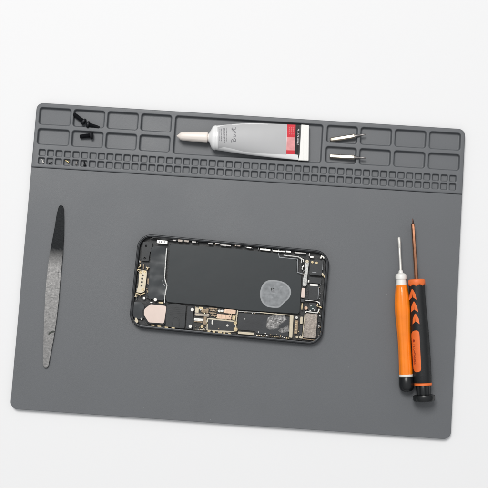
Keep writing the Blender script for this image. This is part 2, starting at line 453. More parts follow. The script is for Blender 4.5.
# ------------------------------------------------------------------ three black screws
def black_screw(head, end, zh, ze, label, taper=.85, hr=3.2, sr=1.55):
    L = Loft(head, end, (zh+ze)/2); n = L.Lpx; k = L.k
    root = empty('black_screw', (L.A.x, L.A.y, 2.0), label, 'screw', 'black screws in the tray')
    z = lambda t: zh+(ze-zh)*t/n
    L.st = []
    for t, q in ((-.1, .35), (0, .62), (.35, .80), (.8, .94), (1.3, 1.0), (2.2, 1.0), (2.7, .94), (2.9, .7)): L.add(t, hr*q/k, hr*q, z(t))
    link('head', L.build(n=24), M['black_steel'], root, wn=False)
    L.st = [];  t = 2.6; i = 0
    while t < n-.3:
        f = 1-(1-taper)*(t/n)
        L.add(t, sr*f*(1.0 if i % 2 else .80)/k, sr*f*(1.0 if i % 2 else .80), z(t)); t += .42; i += 1
    L.add(n, sr*taper*.6/k, sr*taper*.6, z(n))
    link('threaded_shank', L.build(n=16), M['black_steel'], root, sharp=60, wn=False)
black_screw((85.2, 122.9), (73.4, 113.6), 5.2, 3.9, 'black screw lying diagonally, its head down to the right', .95, 2.9, 1.85)
black_screw((86.6, 124.2), (99.6, 127.3), 5.2, 5.0, 'black screw with pointed shank, head at left, just over the pocket wall', .5, 2.9, 2.15)
black_screw((93.2, 135.2), (79.8, 136.5), 5.2, 3.9, 'black screw lying level in the lower pocket, head at right', .95, 3.3, 1.95)

# ------------------------------------------------------------------ tiny phone screws in the small cells
def tiny_screw(px, py, ang, ln, m, label, hr=1.0, up=.3):
    c = P(px, py, 3.6); a = math.radians(ang); d = Vector((math.cos(a), math.sin(a), 0))
    root = empty('tiny_screw', (c.x, c.y, 2.75), label, 'screw', 'tiny screws in the small cells')
    base = c-d*ln/2; lat = Vector((-d.y, d.x, 0))
    def turn(prof, n=14):
        bm = bmesh.new(); rings = []
        for t, r, z in prof:
            q = base+d*t; rings.append([bm.verts.new((q.x+lat.x*r*math.cos(2*math.pi*i/n), q.y+lat.y*r*math.cos(2*math.pi*i/n), z+r*math.sin(2*math.pi*i/n))) for i in range(n)])
        for u, v in zip(rings, rings[1:]):
            for i in range(n): bm.faces.new((u[i], u[(i+1) % n], v[(i+1) % n], v[i]))
        bm.faces.new(rings[0][::-1]); bm.faces.new(rings[-1]); return bm
    zc = 2.8+hr
    link('head', turn([(0, hr*.6, zc), (.2, hr*.95, zc), (.6, hr, zc), (.8, hr*.9, zc)]), m, root, wn=False)
    pr = [(.7, hr*.5, zc)]; t = .9; i = 0
    while t < ln: pr.append((t, hr*(.55 if i % 2 else .42), zc+up*(t/ln))); t += .25; i += 1
    pr.append((ln, hr*.3, zc+up))
    link('shank', turn(pr), m, root, sharp=60, wn=False)
tiny_screw(42.7, 161.0, 115, 3.6, M['white_metal'], 'tiny bright silver screw standing askew in the first cell of the lower row', .75)
tiny_screw(50.3, 162.8, 20, 3.2, M['black_steel'], 'tiny black screw in the second cell of the lower row', .8)
tiny_screw(67.2, 161.4, 150, 3.4, M['brass'], 'tiny brass screw with a bright head in the fourth cell of the lower row', 1.0)
tiny_screw(76.6, 162.8, 80, 3.4, M['steel_grey'], 'tiny dull grey screw in the fifth cell of the lower row', .9)
tiny_screw(84.6, 163.6, 100, 3.6, M['black_steel'], 'tiny fat black screw in the sixth cell of the lower row', 1.25)

# ------------------------------------------------------------------ steel spudger
c = P(53, 288, ZW)
root = empty('pry_tool', (c.x, c.y, ZW), 'flat worn steel pry tool with a black upper tip, left on the mat', 'pry tool')
outline = [(58.7, 206.2), (60.6, 205.0), (62.6, 205.8), (63.5, 208.4), (63.9, 220), (63.7, 234), (62.7, 254), (61.4, 268), (60.1, 282), (58.6, 300), (56.5, 319), (53.6, 338), (49.8, 358), (48.2, 366.2), (46.9, 368.0),
           (44.6, 368.2), (43.2, 366.8), (42.9, 362), (43.5, 340), (44.2, 319), (45.0, 300), (46.0, 284), (47.8, 268), (49.9, 252), (52.4, 239), (54.5, 228), (56.7, 214)]
link('blade', prism_bm(rpoly(outline, .7, 2), ZW+.1, ZW+2.0, .4, 2), M['blade'], root, sharp=12, wn=False)
for a_, b_ in (((48.2, 271.4), (61.2, 272.6)), ((46.4, 287.6), (59.6, 288.6)), ((49.4, 258.6), (62.2, 259.8)), ((59.2, 259.6), (57.6, 288.2)), ((45.0, 297), (57.8, 298.2))):
    strip('engraved_line', [a_, b_], .32, ZW+1.9, ZW+2.012, M['engraved'], root, .004)
sm = [(48.2, 333.4), (50, 331.6), (53.6, 330.4), (54.9, 331.0), (54.4, 332.4), (51.6, 332.8), (49.6, 334.4), (48.4, 335.2)]
prism('dark_smear', rpoly(sm, .8), ZW+1.9, ZW+2.02, mat('dried green grime', (.03, .036, .03), .6), root, .01)

# ------------------------------------------------------------------ orange screwdriver
za = ZW+6.3
D = Loft((399.0, 237.0), (406.9, 391.5), za)
root = empty('orange_screwdriver', (*D.A.lerp(D.B, .6).xy, ZW), 'slim screwdriver with bright orange handle, white collar and black end cap', 'screwdriver')
K = D.k
def Y(y): return (y-237.0)/math.cos(math.atan2(7.9, 154.5))
def circ(st): return [(Y(y), r, r*K, za) for y, r in st]
part_loft(D, 'shaft', circ([(237.2, .9), (238, 1.45), (247.4, 1.45), (248.2, 1.15), (249, 1.25), (272, 1.4), (275, 1.4)]), M['white_metal'], root, n=20)
part_loft(D, 'collar', circ([(270.5, 1.5), (271.2, 2.1), (273.4, 2.4), (274.2, 4.2), (275.0, 5.2), (277, 5.7), (279.6, 5.6), (280.4, 4.9), (285.9, 5.3)]), M['crimp'], root, n=32)
hs = [(285.6, 5.0), (286.2, 5.6), (290, 6.3), (296, 7.1), (303, 7.7), (311, 7.9), (320, 7.6), (330, 7.0), (340, 6.6), (352, 6.5), (364, 6.7), (373.6, 6.9), (374.8, 6.7)]
part_loft(D, 'handle', circ(hs), M['orange'], root, n=96, mod=lambda th, t: -.035*abs(math.sin(4*th))**6)
part_loft(D, 'white_ring', circ([(374.6, 6.6), (374.9, 7.0), (377.0, 7.0), (377.4, 6.7)]), M['crimp'], root, n=40)
part_loft(D, 'end_cap', circ([(377.2, 6.9), (377.8, 7.3), (384, 7.4), (387.4, 7.1), (389.6, 6.3), (391.0, 4.8), (391.6, 2.5)]), M['black_plastic'], root, n=40)

# ------------------------------------------------------------------ black and orange screwdriver
zb = ZW+8.95
D = Loft((412.6, 218.6), (424.2, 401.2), zb)
root = empty('black_screwdriver', (*D.A.lerp(D.B, .65).xy, ZW), 'screwdriver with fat black rubber handle, orange arrows and a bronze shaft', 'screwdriver')
K = D.k
def Y(y): return (y-218.6)/math.cos(math.atan2(11.6, 182.6))
def circ(st): return [(Y(y), r, r*K, zb) for y, r in st]
part_loft(D, 'shaft_tip', circ([(218.6, .35), (219.6, .7), (222, .9), (223.4, 1.2), (224.4, 1.7)]), M['copper_dark'], root, n=16)
part_loft(D, 'shaft', circ([(224.2, 1.6), (224.8, 1.85), (252, 1.85), (283, 1.95)]), M['copper'], root, n=6, sharp=25)
fc = part_loft(D, 'front_collar', circ([(280.0, 6.8), (280.5, 8.0), (281.5, 8.5), (283.2, 8.6), (284.0, 8.5), (285.4, 8.45), (286.2, 7.8)]), M['orange_rubber'], root, n=96)
for v in fc.data.vertices:      # scalloped lower rim
    q = v.co/MM+wloc(root)/MM-D.A; t = q.dot(D.dir)/D.k; th = math.atan2(q.z, q.dot(D.lat))
    if t > Y(284.6): v.co += D.dir*D.k*MM*.75*math.cos(7*th)
bs = [(286.0, 7.6), (287.0, 7.75), (300, 7.85), (312, 8.1), (322, 8.5)]
y = 326.0
while y < 377: bs += [(y, 8.75+.35*math.sin((y-322)/60*math.pi)), (y+1.3, 8.62+.35*math.sin((y-322)/60*math.pi))]; y += 2.6
bs += [(379, 8.6), (382.6, 8.4), (383.4, 8.1)]
grip = part_loft(D, 'grip', circ(bs), M['black_rubber'], root, n=72, mod=lambda th, t: -.02*max(0, math.cos(3*(th-math.pi/2)))**4)
D.st = []
for s_ in circ([(280, 8.2), (286.4, 7.9), (287.5, 7.75), (300, 7.85), (312, 8.1), (322, 8.5), (326, 8.85), (350, 9.05), (377, 8.8), (383.4, 8.3)]): D.add(*s_)
for i, (ax, ay) in enumerate(((411.9, 289.2), (413.5, 301.6), (415.0, 313.6))):
    bm = bmesh.new()
    D.decal([(ax-.2, ay), (ax-2.3, ay+5.4), (ax-2.5, ay+10.8)], [(ax+.5, ay+.1), (ax+.6, ay+4.2), (ax+.2, ay+8.2)], .25, .8, 8, 4, bm)
    D.decal([(ax+.4, ay), (ax+.6, ay+4.2), (ax+.8, ay+8.0)], [(ax+.8, ay), (ax+3.6, ay+5.0), (ax+4.6, ay+10.6)], .25, .8, 8, 4, bm)
    link('arrow_inlay', bm, M['orange_rubber'], root, wn=False)
pl = [(414.4, 330.6), (412.6, 331.4), (411.6, 333.2), (411.4, 336), (412.2, 350), (413.0, 364), (413.5, 369.0), (414.4, 371.2), (416.2, 372.2)]
pr = [(416.6, 330.4), (418.2, 331.0), (419.2, 332.8), (419.5, 336), (420.2, 350), (420.9, 364), (421.1, 368.6), (420.4, 370.9), (418.6, 372.0)]
pad = link('orange_panel', D.decal(pl, pr, .30, .9, 40, 8), M['orange_rubber'], root, wn=False)
bm = bmesh.new()
D.decal([(413.6, 338.8), (412.6, 340.8), (413.7, 342.8)], [(413.7, 338.8), (414.9, 340.7), (413.8, 342.8)], .36, .2, 6, 4, bm)
random.seed(11); y = 344.6                      # emblem, then a word running down the panel, too small to read
while y < 364.5:
    x0 = 413.6+(y-340)*.055; h = random.uniform(1.1, 1.7)
    D.pen([(x0-.7, y), (x0+.9, y+.05)], .42, .38, bm)
    if random.random() < .7: D.pen([(x0+.9*random.choice((-1, 1, 0)), y), (x0+.8*random.choice((-1, 1, 0)), y+h)], .4, .38, bm)
    D.pen([(x0-.6, y+h), (x0+.7, y+h+.05)], .42, .38, bm)
    y += h+.75
link('panel_lettering', bm, M['orange_ink'], pad, wn=False)
part_loft(D, 'orange_ring', circ([(383.2, 8.2), (383.6, 8.75), (385.4, 8.75), (385.9, 8.2)]), M['orange_rubber'], root, n=56)
part_loft(D, 'neck', circ([(385.6, 7.2), (386.2, 7.4), (394.4, 7.2), (396.4, 7.0)]), M['black_plastic'], root, n=72, mod=lambda th, t: -.10*max(0, math.sin(6*th)))
part_loft(D, 'swivel_cap', circ([(394.6, 8.5), (395.4, 10.6), (396.4, 11.0), (399.2, 10.9), (400.8, 10.2), (401.4, 8.6)]), M['black_plastic'], root, n=56)

# ------------------------------------------------------------------ the opened phone
ZF, ZR = ZW+1.5, ZW+6.3                         # inside floor, rim top
TL_, TR_, BR_, BL_ = P(137.4, 232.6, ZR), P(329.1, 251.1, ZR), P(320.9, 345.5, ZR), P(128.9, 327.2, ZR)
ctr = (TL_+TR_+BR_+BL_)/4
ex = ((TR_-TL_)+(BR_-BL_)).normalized(); ey = Vector((-ex.y, ex.x, 0))
PWd = ((TR_-TL_).length+(BR_-BL_).length)/2+1.0; ctr = ctr+ex*.5; PHt = ((TL_-BL_).length+(TR_-BR_).length)/2
phone = empty('opened_phone', (ctr.x, ctr.y, ZW), 'black smartphone opened up on the mat, its battery and circuit board showing', 'phone')
def prr(ins, z, R=11.5, n=8):
    hx, hy = PWd/2-ins, PHt/2-ins; r = max(.6, R-ins); out = []
    for sx, sy, a0 in ((1, 1, 0), (-1, 1, 90), (-1, -1, 180), (1, -1, 270)):
        for k in range(n+1):
            a = math.radians(a0+90*k/n)
            q = ctr+ex*(sx*(hx-r)+r*math.cos(a))+ey*(sy*(hy-r)+r*math.sin(a)); out.append(Vector((q.x, q.y, z)))
    return out
bm = bmesh.new()
prof = [(2.2, ZW+.05), (.8, ZW+.5), (.15, ZW+1.6), (0, ZW+3.2), (.08, ZW+5.0), (.35, ZR-.35), (.65, ZR-.06), (.8, ZR), (1.3, ZR), (1.42, ZR-.12), (1.5, ZR-.7), (2.1, ZR-.8), (2.2, ZR-.95), (2.25, ZF+.2), (2.6, ZF)]
rings = [[bm.verts.new(v) for v in prr(i, z)] for i, z in prof]
for a, b in zip(rings, rings[1:]): skin(a, b)
bm.faces.new(rings[0][::-1])
link('housing', bm, M['housing'], phone, sharp=35)
link('inner_floor', prism_mm(prr(2.5, ZF), ZW+1.0, ZF+.15), M['interior'], phone, wn=False)

def screw(x, y, r=1.2, z=ZF+2.6, m='white_metal', parent=phone, name='screw', z0=None):
    c_ = P(x, y, z); R = r*.81
    return link(name, lathe_z(c_, [(R, (z0 or ZF)), (R, z-.25), (R*.85, z), (R*.30, z), (R*.2, z-.25)], 16), M[m], parent, wn=False)

# battery
ZB = ZF+3.6
batt = prism('battery', [(170.2, 244.0), (232, 248.6), (279, 253.6), (283, 258.2), (297.0, 259.6), (296.4, 273.6), (301.4, 275), (299.4, 313.6), (238, 309.6), (203, 304.9), (168.2, 302.0), (165.6, 300.6), (169.2, 262)], ZF, ZB, M['battery'], phone, .5, r=1.5)
ap = [(55, 290), (52, 250), (60, 210), (75, 170), (100, 135), (130, 115), (160, 108), (200, 108), (240, 112), (285, 121), (320, 135), (352, 158), (375, 185), (390, 215), (392, 245), (385, 280), (368, 308), (345, 330), (318, 352), (292, 382), (265, 410), (225, 412), (180, 408), (140, 402), (110, 388), (85, 362), (66, 330)]
ap = [(255+x/10.84, 270+y/10.84) for x, y in ap]
acx, acy = sum(p[0] for p in ap)/len(ap), sum(p[1] for p in ap)/len(ap)
res = prism('adhesive_patch', rpoly(ap, 1.5, 2), ZB-.1, ZB+.22, M['patch_rim'], batt, .12)
prism('patch_center', rpoly([(acx+(x-acx)*.90, acy+(y-acy)*.90) for x, y in ap], 1.5, 2), ZB, ZB+.26, M['patch'], res, .03)
for x, y, w, h, m in ((271.5, 289.2, 1.3, 2.6, 'black_print'), (273.6, 288.7, 1.7, 1.2, 'black_print'), (273.3, 290.2, 1.0, .7, 'grey_print'), (272.9, 291.6, 3.4, .7, 'grey_print'), (273.0, 293.2, 4.2, .6, 'flexline')):
    prism('dark_mark', rect(x-w/2, y-h/2, x+w/2, y+h/2), ZB+.1, ZB+.30, M[m], res, .02)
for x, y, r_ in ((281.4, 286.9, 1.6), (272.0, 297.3, 1.2)):
    prism('pale_spot', rpoly([(x-r_*1.2, y+.2), (x-.2, y-r_*.6), (x+r_*1.2, y-.1), (x+.4, y+r_*.6)], .7), ZB+.1, ZB+.31, M['flexline'], res, .04)

# lower end of the phone (left in the photo)
prism('vibration_motor_cover', [(151.0, 247.4), (156.6, 246.0), (165.6, 247.2), (166.0, 252.0), (163.6, 277.6), (166.2, 285.4), (163.8, 300.6), (150.2, 299.0), (147.6, 296.4), (149.6, 276)], ZF, ZF+3.1, M['gloss_black'], phone, .5, r=1.5)
strip('flex_cable', [(166.6, 248.4), (165.6, 262), (164.5, 277.4), (165.4, 281.6), (167.0, 285.4), (166.0, 290), (164.9, 296), (164.5, 303.0)], .95, ZF+2.5, ZF+3.75, M['greymetal'], phone)
strip('flex_edge', [(165.2, 286.4), (163.0, 283.4), (162.6, 280)], .6, ZF+2.5, ZF+3.35, M['flexline'], phone)
lb = prism('metal_bracket', rect(156.9, 240.3, 167.4, 243.5), ZF, ZF+4.4, M['white_metal'], phone, .15, r=.6)
for k, x in enumerate((159.6, 161.4, 164.4)):
    prism('slot', rect(x-.35, 240.9+.1*k, x+.35, 242.6+.1*k), ZF+4.2, ZF+4.46, M['grey_print'], lb, .02)
prism('antenna_module', [(143.0, 241.6), (152.4, 242.4), (152.2, 248.8), (149.8, 252.6), (148.6, 261.2), (141.4, 260.6)], ZF, ZF+2.6, M['module'], phone, .3, r=.8)
prism('corner_cover', rect(152.6, 237.2, 172.6, 239.6), ZF, ZF+3.6, M['module'], phone, .2, r=.5)
screw(146.1, 245.8, 1.3); screw(144.7, 258.3, 1.25); screw(144.1, 298.2, 1.4, m='silver'); screw(155.3, 299.6, 1.75, ZF+4.0, 'silver'); screw(141.5, 318.8, 1.1, m='silver')
g = lambda x, y: (126+x/10.84, 262+y/10.84)
cp = prism('charging_port_bracket', [g(*q) for q in ((145, 96), (190, 88), (224, 92), (226, 130), (216, 215), (206, 300), (196, 324), (158, 334), (112, 326), (120, 296), (134, 262))], ZF, ZF+3.9, M['cream'], phone, .3, r=.7)
for x, y in ((182, 145), (175, 180), (172, 218), (168, 255)):
    q = g(x, y); prism('contact_slot', rpoly(rect(q[0]-.95, q[1]-.95, q[0]+.95, q[1]+.95), .6), ZF+3.7, ZF+3.97, M['black_print'], cp, .02)
for x, y in ((204, 103), (156, 112), (182, 300)):
    q = g(x, y); screw(*q, 1.35, ZF+4.3, 'gold', cp, 'bracket_screw', ZF+3.6)
for pts, w, m in (([g(150, 25), g(160, 45), g(135, 60)], .8, 'gold'), ([g(190, 20), g(188, 80)], .7, 'bronze'), ([g(220, 55), g(238, 70), g(225, 85)], .8, 'gold'), ([g(120, 90), g(138, 78)], .9, 'gold'),
                  ([g(240, 180), g(238, 235)], 1.2, 'bronze'), ([g(105, 335), g(160, 355), g(205, 335)], .9, 'gold'), ([g(110, 350), g(98, 380)], 1.1, 'cream'), ([g(160, 345), g(150, 375)], .8, 'bronze'),
                  ([g(205, 365), g(270, 408)], .7, 'module')):
    strip('spring_contact', pts, w, ZF, ZF+3.4, M[m], phone)
g = lambda x, y: (126+x/10.84, 295+y/10.84)
prism('microphone_module', [g(*q) for q in ((70, 70), (170, 80), (200, 120), (185, 200), (200, 250), (150, 262), (85, 245), (62, 160))], ZF, ZF+2.5, M['gloss_black'], phone, .3, r=1)
prism('speaker_frame', [g(*q) for q in ((252, 86), (425, 104), (452, 124), (426, 316), (400, 322), (236, 310), (180, 222), (180, 160))], ZF, ZF+3.0, M['black_plastic'], phone, .3, r=.8)
prism('speaker_plate', [g(*q) for q in ((265, 100), (420, 117), (438, 130), (413, 298), (402, 307), (246, 296), (196, 217), (195, 168), (208, 146))], ZF+2.6, ZF+3.9, M['blush'], phone, .25, r=.8)
for x0, y0, x1, y1, m in ((150.3, 301.9, 152.6, 303.0, 'silver'), (158.6, 302.0, 163.4, 303.4, 'gold')): prism('spring_contact', rect(x0, y0, x1, y1), ZF, ZF+3.6, M[m], phone, .12, r=.3)
for x, y, w in ((152.8, 325.2, 3.6), (159.3, 326.3, 3.8), (166.4, 327.3, 3.6), (173.2, 327.9, 3.4)): prism('grounding_clip', rect(x-w/2, y-.55, x+w/2, y+.55), ZF, ZF+3.2, M['gold'], phone, .15, r=.4)
prism('corner_clip', [g(*q) for q in ((100, 245), (120, 248), (120, 268), (134, 278), (128, 300), (104, 302), (88, 284), (98, 268))], ZF, ZF+3.3, M['cream'], phone, .25, r=.6)
strip('corner_clip', [g(60, 270), g(85, 310), g(130, 340)], .7, ZF, ZR-.9, M['greymetal'], phone)

# loudspeaker box and its neighbour
g = lambda x, y: (165+x/10.84, 295+y/10.84)
sp = prism('loudspeaker_box', [g(*q) for q in ((20, 112), (60, 96), (120, 92), (190, 106), (228, 112), (212, 362), (150, 358), (5, 342))], ZF, ZF+3.3, M['module'], phone, .35, r=.8)
strip('moulded_arch', [g(72, 338), g(78, 275), g(95, 245), g(118, 236), g(140, 246), g(156, 280), g(150, 345)], .8, ZF+3.1, ZF+3.6, M['module'], sp)
for k in range(5): strip('moulded_rib', [g(52, 128+k*20), g(205, 142+k*20)], .35, ZF+3.1, ZF+3.42, M['module'], sp)
cb = prism('cable_cover', [g(*q) for q in ((246, 122), (312, 132), (292, 372), (226, 362))], ZF, ZF+3.5, M['chip'], phone, .3, r=.6)
screw(192.3, 309.6, 1.75, ZF+4.1, 'white_metal', phone); screw(190.3, 326.4, 1.75, ZF+4.1, 'white_metal', phone)

# logic board
ZL = ZF+1.8
board = prism('logic_board', [(195, 306.2), (212, 307.6), (238, 310.4), (298.6, 315.8), (303.8, 316.8), (301.6, 340.4), (290, 339.4), (236, 334.6), (192.6, 330.2)], ZF, ZL, M['pcb'], phone, .15, r=.6)
g = lambda x, y: (165+x/10.84, 295+y/10.84)
def blk(name, x0, y0, x1, y1, h, m, par=board, r=.35, bv=.15): return prism(name, rect(x0, y0, x1, y1), ZL-.1, ZL+h, M[m], par, bv, r)
blk('connector', 195.3, 307.6, 198.6, 312.6, 2.1, 'cream'); blk('connector', 198.9, 307.0, 203.2, 309.4, 1.7, 'gold'); blk('connector', 201.4, 308.8, 205.8, 312.4, 1.5, 'bronze')
blk('connector', 194.8, 313.6, 208.8, 316.2, 1.7, 'taupe'); blk('connector', 194.0, 318.4, 203.4, 320.8, 1.9, 'silver'); blk('connector', 194.0, 321.2, 202.4, 322.2, 1.4, 'bronze')
blk('connector', 203.6, 315.6, 206.4, 324.6, 1.4, 'bronze'); blk('connector', 206.0, 308.4, 208.4, 313.2, 1.5, 'bronze')
blk('connector_pin_row', 195.6, 314.4, 207.6, 315.2, 1.95, 'cream', r=.1); blk('connector_pin_row', 194.6, 319.2, 202.8, 319.8, 2.15, 'white_metal', r=.1)
screw(202.0, 326.8, 1.7, ZL+1.9, 'gold', board, 'board_screw', ZL-.1); screw(207.3, 322.9, 1.0, ZL+1.5, 'gold', board, 'board_screw', ZL-.1)
screw(200.6, 309.6, .9, ZL+2.0, 'silver', board, 'board_screw', ZL-.1)
g = lambda x, y: (200+x/10.84, 300+y/10.84)
prism('shield_can', [g(*q) for q in ((268, 96), (388, 108), (384, 152), (262, 140))], ZL-.1, ZL+2.0, M['rosegold'], board, .2, r=.4)
prism('shield_can', [g(*q) for q in ((184, 150), (342, 164), (338, 212), (182, 200))], ZL-.1, ZL+2.0, M['rosegold'], board, .2, r=.4)
prism('shield_can', [g(*q) for q in ((352, 168), (382, 172), (378, 216), (348, 212))], ZL-.1, ZL+1.6, M['gold'], board, .2, r=.4)
for x, y, r_ in ((209, 118, 1.5), (240, 118, 1.4)): screw(*g(x, y), r_, ZL+1.7, 'silver', board, 'solder_pad', ZL-.1)
for a in (((112, 110), (180, 118)), ((110, 138), (178, 146)), ((118, 165), (172, 172)), ((100, 90), (188, 96))): strip('connector_strip', [g(*a[0]), g(*a[1])], 1.4, ZL-.1, ZL+1.3, M['bronze'], board)
strip('shield_wall', [g(408, 112), g(400, 170), g(392, 238)], 1.0, ZL-.1, ZL+2.0, M['cream'], board)
strip('shield_wall', [g(384, 160), g(378, 222)], .7, ZL-.1, ZL+1.7, M['gold'], board)
ck = prism('shield_frame', [g(*q) for q in ((76, 200), (108, 196), (384, 226), (404, 340), (300, 352), (70, 328))], ZL-.1, ZL+1.5, M['cream'], board, .2, r=.5)
prism('processor_chip', [g(*q) for q in ((88, 208), (377, 238), (384, 336), (82, 320))], ZL+1.2, ZL+1.9, M['chip'], ck, .15, r=.4)
prism('pale_sliver', [g(*q) for q in ((126, 220), (142, 216), (140, 250), (134, 268), (124, 256))], ZL+1.7, ZL+2.05, M['silver'], ck, .08, r=.5)
screw(*g(297, 276), 1.3, ZL+2.2, 'silver', ck, 'solder_dot', ZL+1.7)
for x, y, r_ in ((382, 250, 1.9), (386, 318, 2.2)): screw(*g(x, y), r_, ZL+2.3, 'gold', board, 'board_screw', ZL-.1)
for x, y, w in ((100, 340, 3.2), (150, 346, 2.6), (218, 352, 4.0), (262, 358, 2.4), (318, 366, 2.6)): q = g(x, y); blk('grounding_pad', q[0]-w/2, q[1]-.8, q[0]+w/2, q[1]+.8, 1.5, 'gold')
for x, y in ((112, 346), (188, 352), (245, 354)): screw(*g(x, y), .75, ZL+1.75, 'black_print', board, 'pad_hole', ZL)
# long shielded chip area
g = lambda x, y: (240+x/10.84, 305+y/10.84)
prism('memory_chip', [(239.0, 312.6), (266.6, 315.4), (289.8, 317.0), (287.8, 336.0), (256.8, 333.4), (254.4, 330.9), (237.2, 329.4)], ZL-.1, ZL+1.5, M['chip'], board, .2, r=.6)
strip('shield_edge', [(238.4, 311.3), (248.5, 311.9), (260, 312.4)], .55, ZL-.1, ZL+2.0, M['greymetal'], board); strip('shield_edge', [(260, 312.4), (266, 313.0), (276, 314.0), (290, 315.2)], .8, ZL-.1, ZL+2.0, M['cream'], board)
strip('shield_edge', [(238.0, 332.6), (246, 333.2), (253.8, 333.9)], 2.3, ZL-.1, ZL+2.0, M['cream'], board)
screw(244.6, 318.8, .8, ZL+1.75, 'greymetal', board, 'solder_dot', ZL+1.2); screw(258.5, 332.0, .7, ZL+1.8, 'silver', board, 'solder_dot', ZL+1.2); screw(265.4, 333.4, .7, ZL+1.8, 'silver', board, 'solder_dot', ZL+1.2)
# crackled silver paste: a lumpy raised patch
po = [(235+x/8.13, 290+y/8.13) for x, y in ((262, 230), (285, 212), (318, 205), (332, 188), (365, 196), (402, 205), (424, 238), (398, 262), (362, 288), (352, 312), (318, 320), (272, 322), (250, 300), (258, 264))]
p2 = [(235+x/8.13, 290+y/8.13) for x, y in ((436, 280), (442, 338), (388, 350), (344, 334), (362, 318), (398, 306))]
def paste(polys, zb):
    bm = bmesh.new()
    for poly in polys:
        poly = rpoly(poly, .7, 3)
        cx, cy = sum(p[0] for p in poly)/len(poly), sum(p[1] for p in poly)/len(poly); N = len(poly); prev = None; nr = 9
        for j in range(nr+1):
            f = 1-j/nr*.97; cur = []
            for x, y in poly:
                jit = .45 if 0 < j < nr else (.3 if j == 0 else 0)
                qx, qy = cx+(x-cx)*f+random.uniform(-jit, jit), cy+(y-cy)*f+random.uniform(-jit, jit)
                v = P(qx, qy, zb); v.z = zb+(0 if j == 0 else random.uniform(.15, .75)); cur.append(bm.verts.new(v))
            if prev:
                for i in range(N): bm.faces.new((prev[i], prev[(i+1) % N], cur[(i+1) % N], cur[i]))
            prev = cur
        bm.faces.new(prev)
    return bm
random.seed(5)
link('thermal_paste', paste([po, p2], ZL+1.45), M['foil'], board, sharp=25, wn=False)
prism('shield_wall', [(289.8, 315.2), (293.5, 315.6), (292.2, 337.8), (289.2, 337.4)], ZL-.1, ZL+2.2, M['cream'], board, .2, r=.4)
screw(296.6, 317.6, 1.5, ZL+2.1, 'silver', board, 'board_screw', ZL-.1); screw(297.0, 337.0, 1.5, ZL+2.0, 'cream', board, 'board_screw', ZL-.1)
prism('board_connector', rect(294.6, 320.4, 297.8, 333.8), ZL-.1, ZL+1.7, M['bronze'], board, .2, r=.4)
for k in range(5): prism('connector_pin', rect(294.9-.2*k+.3, 321.8+k*2.5, 297.2-.2*k+.3, 322.6+k*2.5), ZL+1.5, ZL+1.85, M['gold'], board, .05)
prism('board_connector', rect(300.2, 316.8, 302.7, 323.8), ZL-.1, ZL+2.1, M['cream'], board, .2, r=.4); prism('board_connector', rect(299.4, 325.2, 302.2, 334.4), ZL-.1, ZL+1.8, M['chip'], board, .2, r=.4)
blk('grounding_pad', 299.0, 336.6, 302.8, 338.4, 1.6, 'cream')
# row of tiny parts along the board's lower edge and in its left cluster
res0 = None; random.seed(21)
def chiplet(x, y, w, h, m):
    o = prism('chip_resistor', rect(x-w/2, y-h/2, x+w/2, y+h/2), ZL-.1, ZL+random.uniform(.7, 1.4), M[m], board, .06)
for i in range(17):
    x = 257+i*1.95+random.uniform(-.4, .4); chiplet(x, 335.0+(x-257)*.085+random.uniform(-.5, .7), random.uniform(.7, 1.6), random.uniform(.7, 1.1), random.choice(('cream', 'silver', 'bronze', 'gold', 'chip')))
for i in range(22):
    x = random.uniform(195, 214); chiplet(x, 307.4+(x-195)*.1+random.uniform(.4, 7), random.uniform(.7, 1.5), random.uniform(.6, 1.1), random.choice(('cream', 'silver', 'bronze', 'gold', 'taupe')))
for i in range(14):
    x = random.uniform(203, 207.2); chiplet(x, random.uniform(317, 330), random.uniform(.7, 1.3), random.uniform(.6, 1.1), random.choice(('cream', 'silver', 'bronze', 'gold')))
for i in range(30):
    x = random.uniform(195.5, 236); chiplet(x, 307.6+(x-195)*.1+random.uniform(.2, 9), random.uniform(.6, 1.4), random.uniform(.5, .9), random.choice(('bronze', 'gold', 'taupe', 'chip', 'pcb', 'greymetal')))
for i in range(8):
    x = 196+i*1.1; chiplet(x, 329.2+(x-196)*.09, .7, .7, random.choice(('cream', 'silver', 'bronze')))

# camera end (right in the photo)
prism('camera_can', [(305.8, 313.2), (317.6, 314.0), (315.6, 338.4), (303.0, 337.4)], ZF, ZF+4.4, M['taupe'], phone, .3, r=.6)
strip('can_rim', [(305.2, 312.6), (306.6, 311.2), (313, 312.4), (317.4, 312.8), (318.6, 311.0), (319.2, 308.8)], 1.1, ZF+2, ZF+4.7, M['silver'], phone)
strip('can_rim', [(305.0, 314), (302.4, 337.0)], .7, ZF+2, ZF+4.2, M['cream'], phone); strip('can_rim', [(302.6, 338.6), (309, 339.4), (315.8, 340.2)], .8, ZF, ZF+2.6, M['bronze'], phone)
screw(306.0, 308.0, 1.8, ZF+4.0, 'rosegold', phone); 
cm = prism('camera_module', rect(308.4, 303.0, 316.8, 311.2), ZF, ZF+3.6, M['module'], phone, .3, r=1.2)
link('camera_lens', lathe_z(P(312.1, 307.6, ZF+4), [(2.1, ZF+3.4), (2.1, ZF+4.0), (1.8, ZF+4.15), (1.2, ZF+4.15), (.9, ZF+4.0), (.3, ZF+4.1)], 24), M['lens'], cm, wn=False)
for x, y, r_ in ((310.2, 310.4, .7), (314.6, 310.0, .7)): screw(x, y, r_, ZF+4.1, 'silver', cm, 'module_screw', ZF+3)
